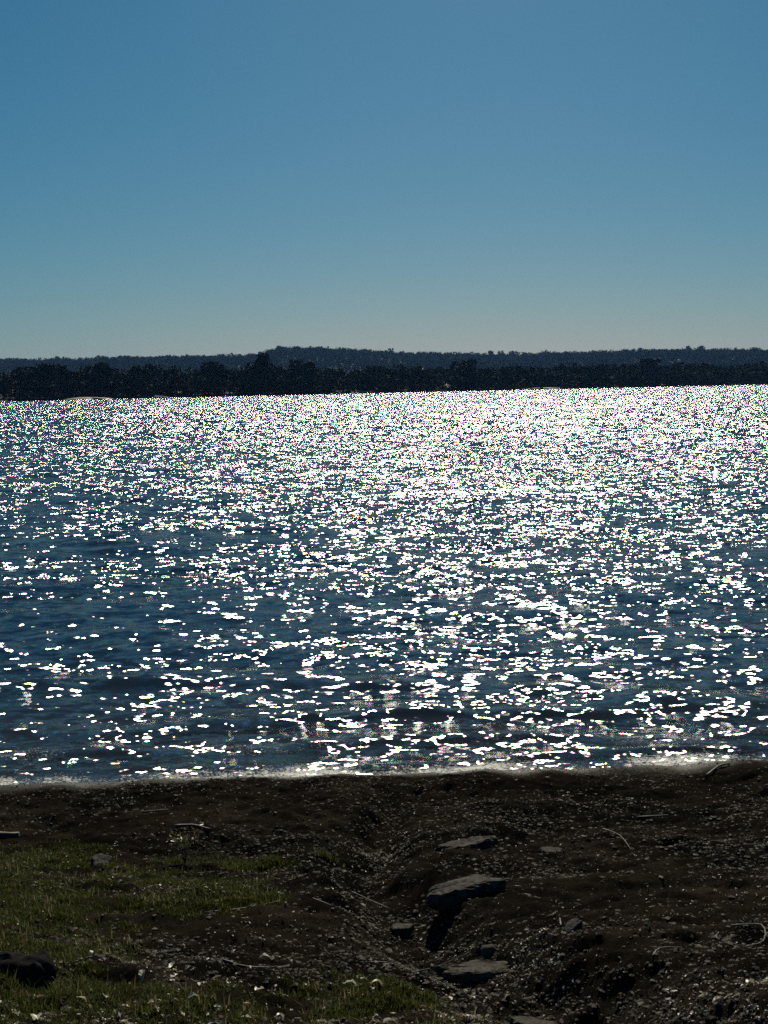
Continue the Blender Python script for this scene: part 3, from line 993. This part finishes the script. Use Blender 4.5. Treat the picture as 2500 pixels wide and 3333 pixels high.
slab('flat_stone', 0.49, 4.66, 0.17, 0.07, 0.03, -0.45, (0.0, 0.0), 411, 'wet flat stone glinting among leaves in front of the thin slab', 'stone', dz=0.02)

# pebbles that show singly
pm = [slab('pebble', 0, 0, 1.0, 0.8, 0.5, 0, (0, 0), 420 + i, 'x', 'pebble', roundness=1.0) for i in range(4)]
pmesh = [p.data for p in pm]
for p in pm:
    bpy.data.objects.remove(p)
px_, py_ = scatter_pos(45, -2.4, 2.4, 3.7, 10.3, lambda x, y: gd(x, y) * (0.3 + 0.7 * (x > 0.1)))
for i in range(45):
    s = RNG.uniform(0.014, 0.028)
    o = link('pebble', pmesh[i % 4], M_SLAB, loc=(px_[i], py_[i], float(ground_z(px_[i], py_[i])) - 0.002), cat='pebble', group='larger pebbles on the bank',
             label='small grey pebble lying loose on the dark bank')
    o.scale = (s * 1.3, s, s * 0.8); o.rotation_euler = (RNG.normal(0, 0.2), RNG.normal(0, 0.2), RNG.uniform(0, 6.28))

# ------------------------------------------------------------------ sticks
def stick(name, pts, r, label, cat, mat, side=None, lift=0.004):
    P = []
    for i, p in enumerate(pts):
        z = float(ground_z(p[0], p[1])) + r + lift + (p[2] if len(p) > 2 else 0)
        P.append((p[0], p[1], z))
    # smooth the polyline
    Q = []
    for i in range(len(P) - 1):
        for t in (0, 0.33, 0.66):
            a = np.array(P[max(i - 1, 0)]); b = np.array(P[i]); c = np.array(P[i + 1]); d = np.array(P[min(i + 2, len(P) - 1)])
            Q.append(0.5 * ((2 * b) + (-a + c) * t + (2 * a - 5 * b + 4 * c - d) * t * t + (-a + 3 * b - 3 * c + d) * t ** 3))
    Q.append(np.array(P[-1]))
    o0 = Q[0].copy()
    n = len(Q)
    rad = [r * (1 - 0.45 * i / (n - 1)) * (1 + 0.15 * math.sin(i * 2.1)) for i in range(n)]
    vs, fs = tube_arrays([q - o0 for q in Q], rad, 7)
    root = link(name, build_poly(name, vs, fs), mat, loc=tuple(o0), label=label, cat=cat)
    for (i, dx, dy, dz) in (side or []):
        b = Q[i] - o0
        v2, f2 = tube_arrays([b, b + np.array((dx, dy, dz)) * 0.5, b + np.array((dx, dy, dz))], [r * 0.55, r * 0.4, r * 0.2], 5)
        link('side_twig', build_poly('side_twig', v2, f2), mat, root)
    return root

stick('driftwood_log', [(-2.75, 8.42), (-2.5, 8.50), (-2.30, 8.52)], 0.035, 'dark driftwood log end at the left edge above the grass', 'log', M_DARKWOOD, [(2, 0.05, -0.04, 0.03)])
stick('driftwood_stick', [(-1.33, 8.47), (-1.22, 8.50), (-1.09, 8.38)], 0.012, 'dark wet stick lying on bare soil behind the seeding weed', 'stick', M_DARKWOOD)
stick('pale_twig', [(1.26, 8.1, 0.02), (1.31, 7.8, 0.01), (1.33, 7.52)], 0.003, 'thin pale bent twig on the gravel of the right slope', 'twig', M_PALE)
stick('curled_vine', [(1.30, 5.22), (1.40, 5.16), (1.37, 5.02), (1.27, 4.95), (1.20, 5.02), (1.23, 5.12)], 0.0026, 'curled pale vine stem making a loop at the right edge', 'vine', M_PALE, lift=0.010)
stick('pale_twig', [(0.92, 4.80), (0.97, 4.92, 0.01), (1.06, 4.97)], 0.0032, 'pale hooked twig on the lower right slope', 'twig', M_PALE)
stick('pale_twig', [(0.08, 5.66, 0.02), (0.2, 5.67, 0.02), (0.33, 5.70, 0.02)], 0.003, 'thin straight twig lying across the gully in front of the thick slab', 'twig', M_PALE)
stick('pale_twig', [(0.68, 5.46), (0.69, 5.58, 0.02)], 0.004, 'short upright-looking pale twig beside the small pointed stone', 'twig', M_PALE)
stick('pale_twig', [(0.46, 4.33, 0.01), (0.6, 4.34, 0.015), (0.78, 4.40)], 0.005, 'long glinting twig across the gully bottom near the lower edge', 'twig', M_PALE, [(3, 0.04, 0.05, 0.01)])
stick('pale_twig', [(-0.2, 7.05), (-0.1, 6.95, 0.01), (0.0, 6.72)], 0.003, 'arched thin twig on the left lip of the gully', 'twig', M_WOOD)
stick('dark_twig', [(-0.35, 6.12), (-0.15, 6.1)], 0.004, 'short straight brown twig on soil left of the thick slab', 'twig', M_WOOD)
stick('dark_twig', [(-0.62, 4.98), (-0.52, 4.99), (-0.38, 5.02)], 0.006, 'dark twig on soil above the lower grass', 'twig', M_DARKWOOD)
stick('dark_twig', [(-0.82, 6.0), (-0.65, 6.07), (-0.5, 6.16)], 0.005, 'brown forked twig at the edge of the left grass', 'twig', M_WOOD, [(3, 0.05, 0.03, 0.01)])
stick('pale_twig', [(-0.12, 5.05), (-0.02, 5.2), (0.05, 5.3)], 0.003, 'slender pale twig slanting up from the lower grass to the gully', 'twig', M_PALE)
stick('pale_twig', [(-1.62, 9.0), (-1.45, 9.02)], 0.006, 'straight pale stick on bare soil at the left', 'stick', M_PALE)
stick('pale_twig', [(2.35, 10.2), (2.5, 10.45), (2.6, 10.5)], 0.010, 'pale stick by the waterline at the right', 'stick', M_PALE)
stick('dark_twig', [(1.55, 8.6), (1.75, 8.62)], 0.008, 'dark straight stick on the gravel of the right slope', 'stick', M_DARKWOOD)

# ------------------------------------------------------------------ the air over the lake
hv = []
for z in (-3.6, 130.0):
    for x, y in ((-4400, -1700), (4400, -1700), (4400, 5400), (-4400, 5400)):
        hv.append((x, y, z))
hz = bpy.data.materials.new('lake_haze')
hz.use_nodes = True
ht = hz.node_tree
for n_ in list(ht.nodes):
    ht.nodes.remove(n_)
pv = ht.nodes.new('ShaderNodeVolumePrincipled')
pv.inputs['Color'].default_value = (0.20, 0.46, 1.0, 1)
pv.inputs['Density'].default_value = 0.00004
pv.inputs['Anisotropy'].default_value = 0.2
ho = ht.nodes.new('ShaderNodeOutputMaterial')
ht.links.new(pv.outputs[0], ho.inputs['Volume'])
link('haze', build_poly('haze', hv, [(0, 3, 2, 1), (4, 5, 6, 7), (0, 1, 5, 4), (1, 2, 6, 5), (2, 3, 7, 6), (3, 0, 4, 7)], False), hz, kind='stuff',
     label='thin blue haze over the lake')
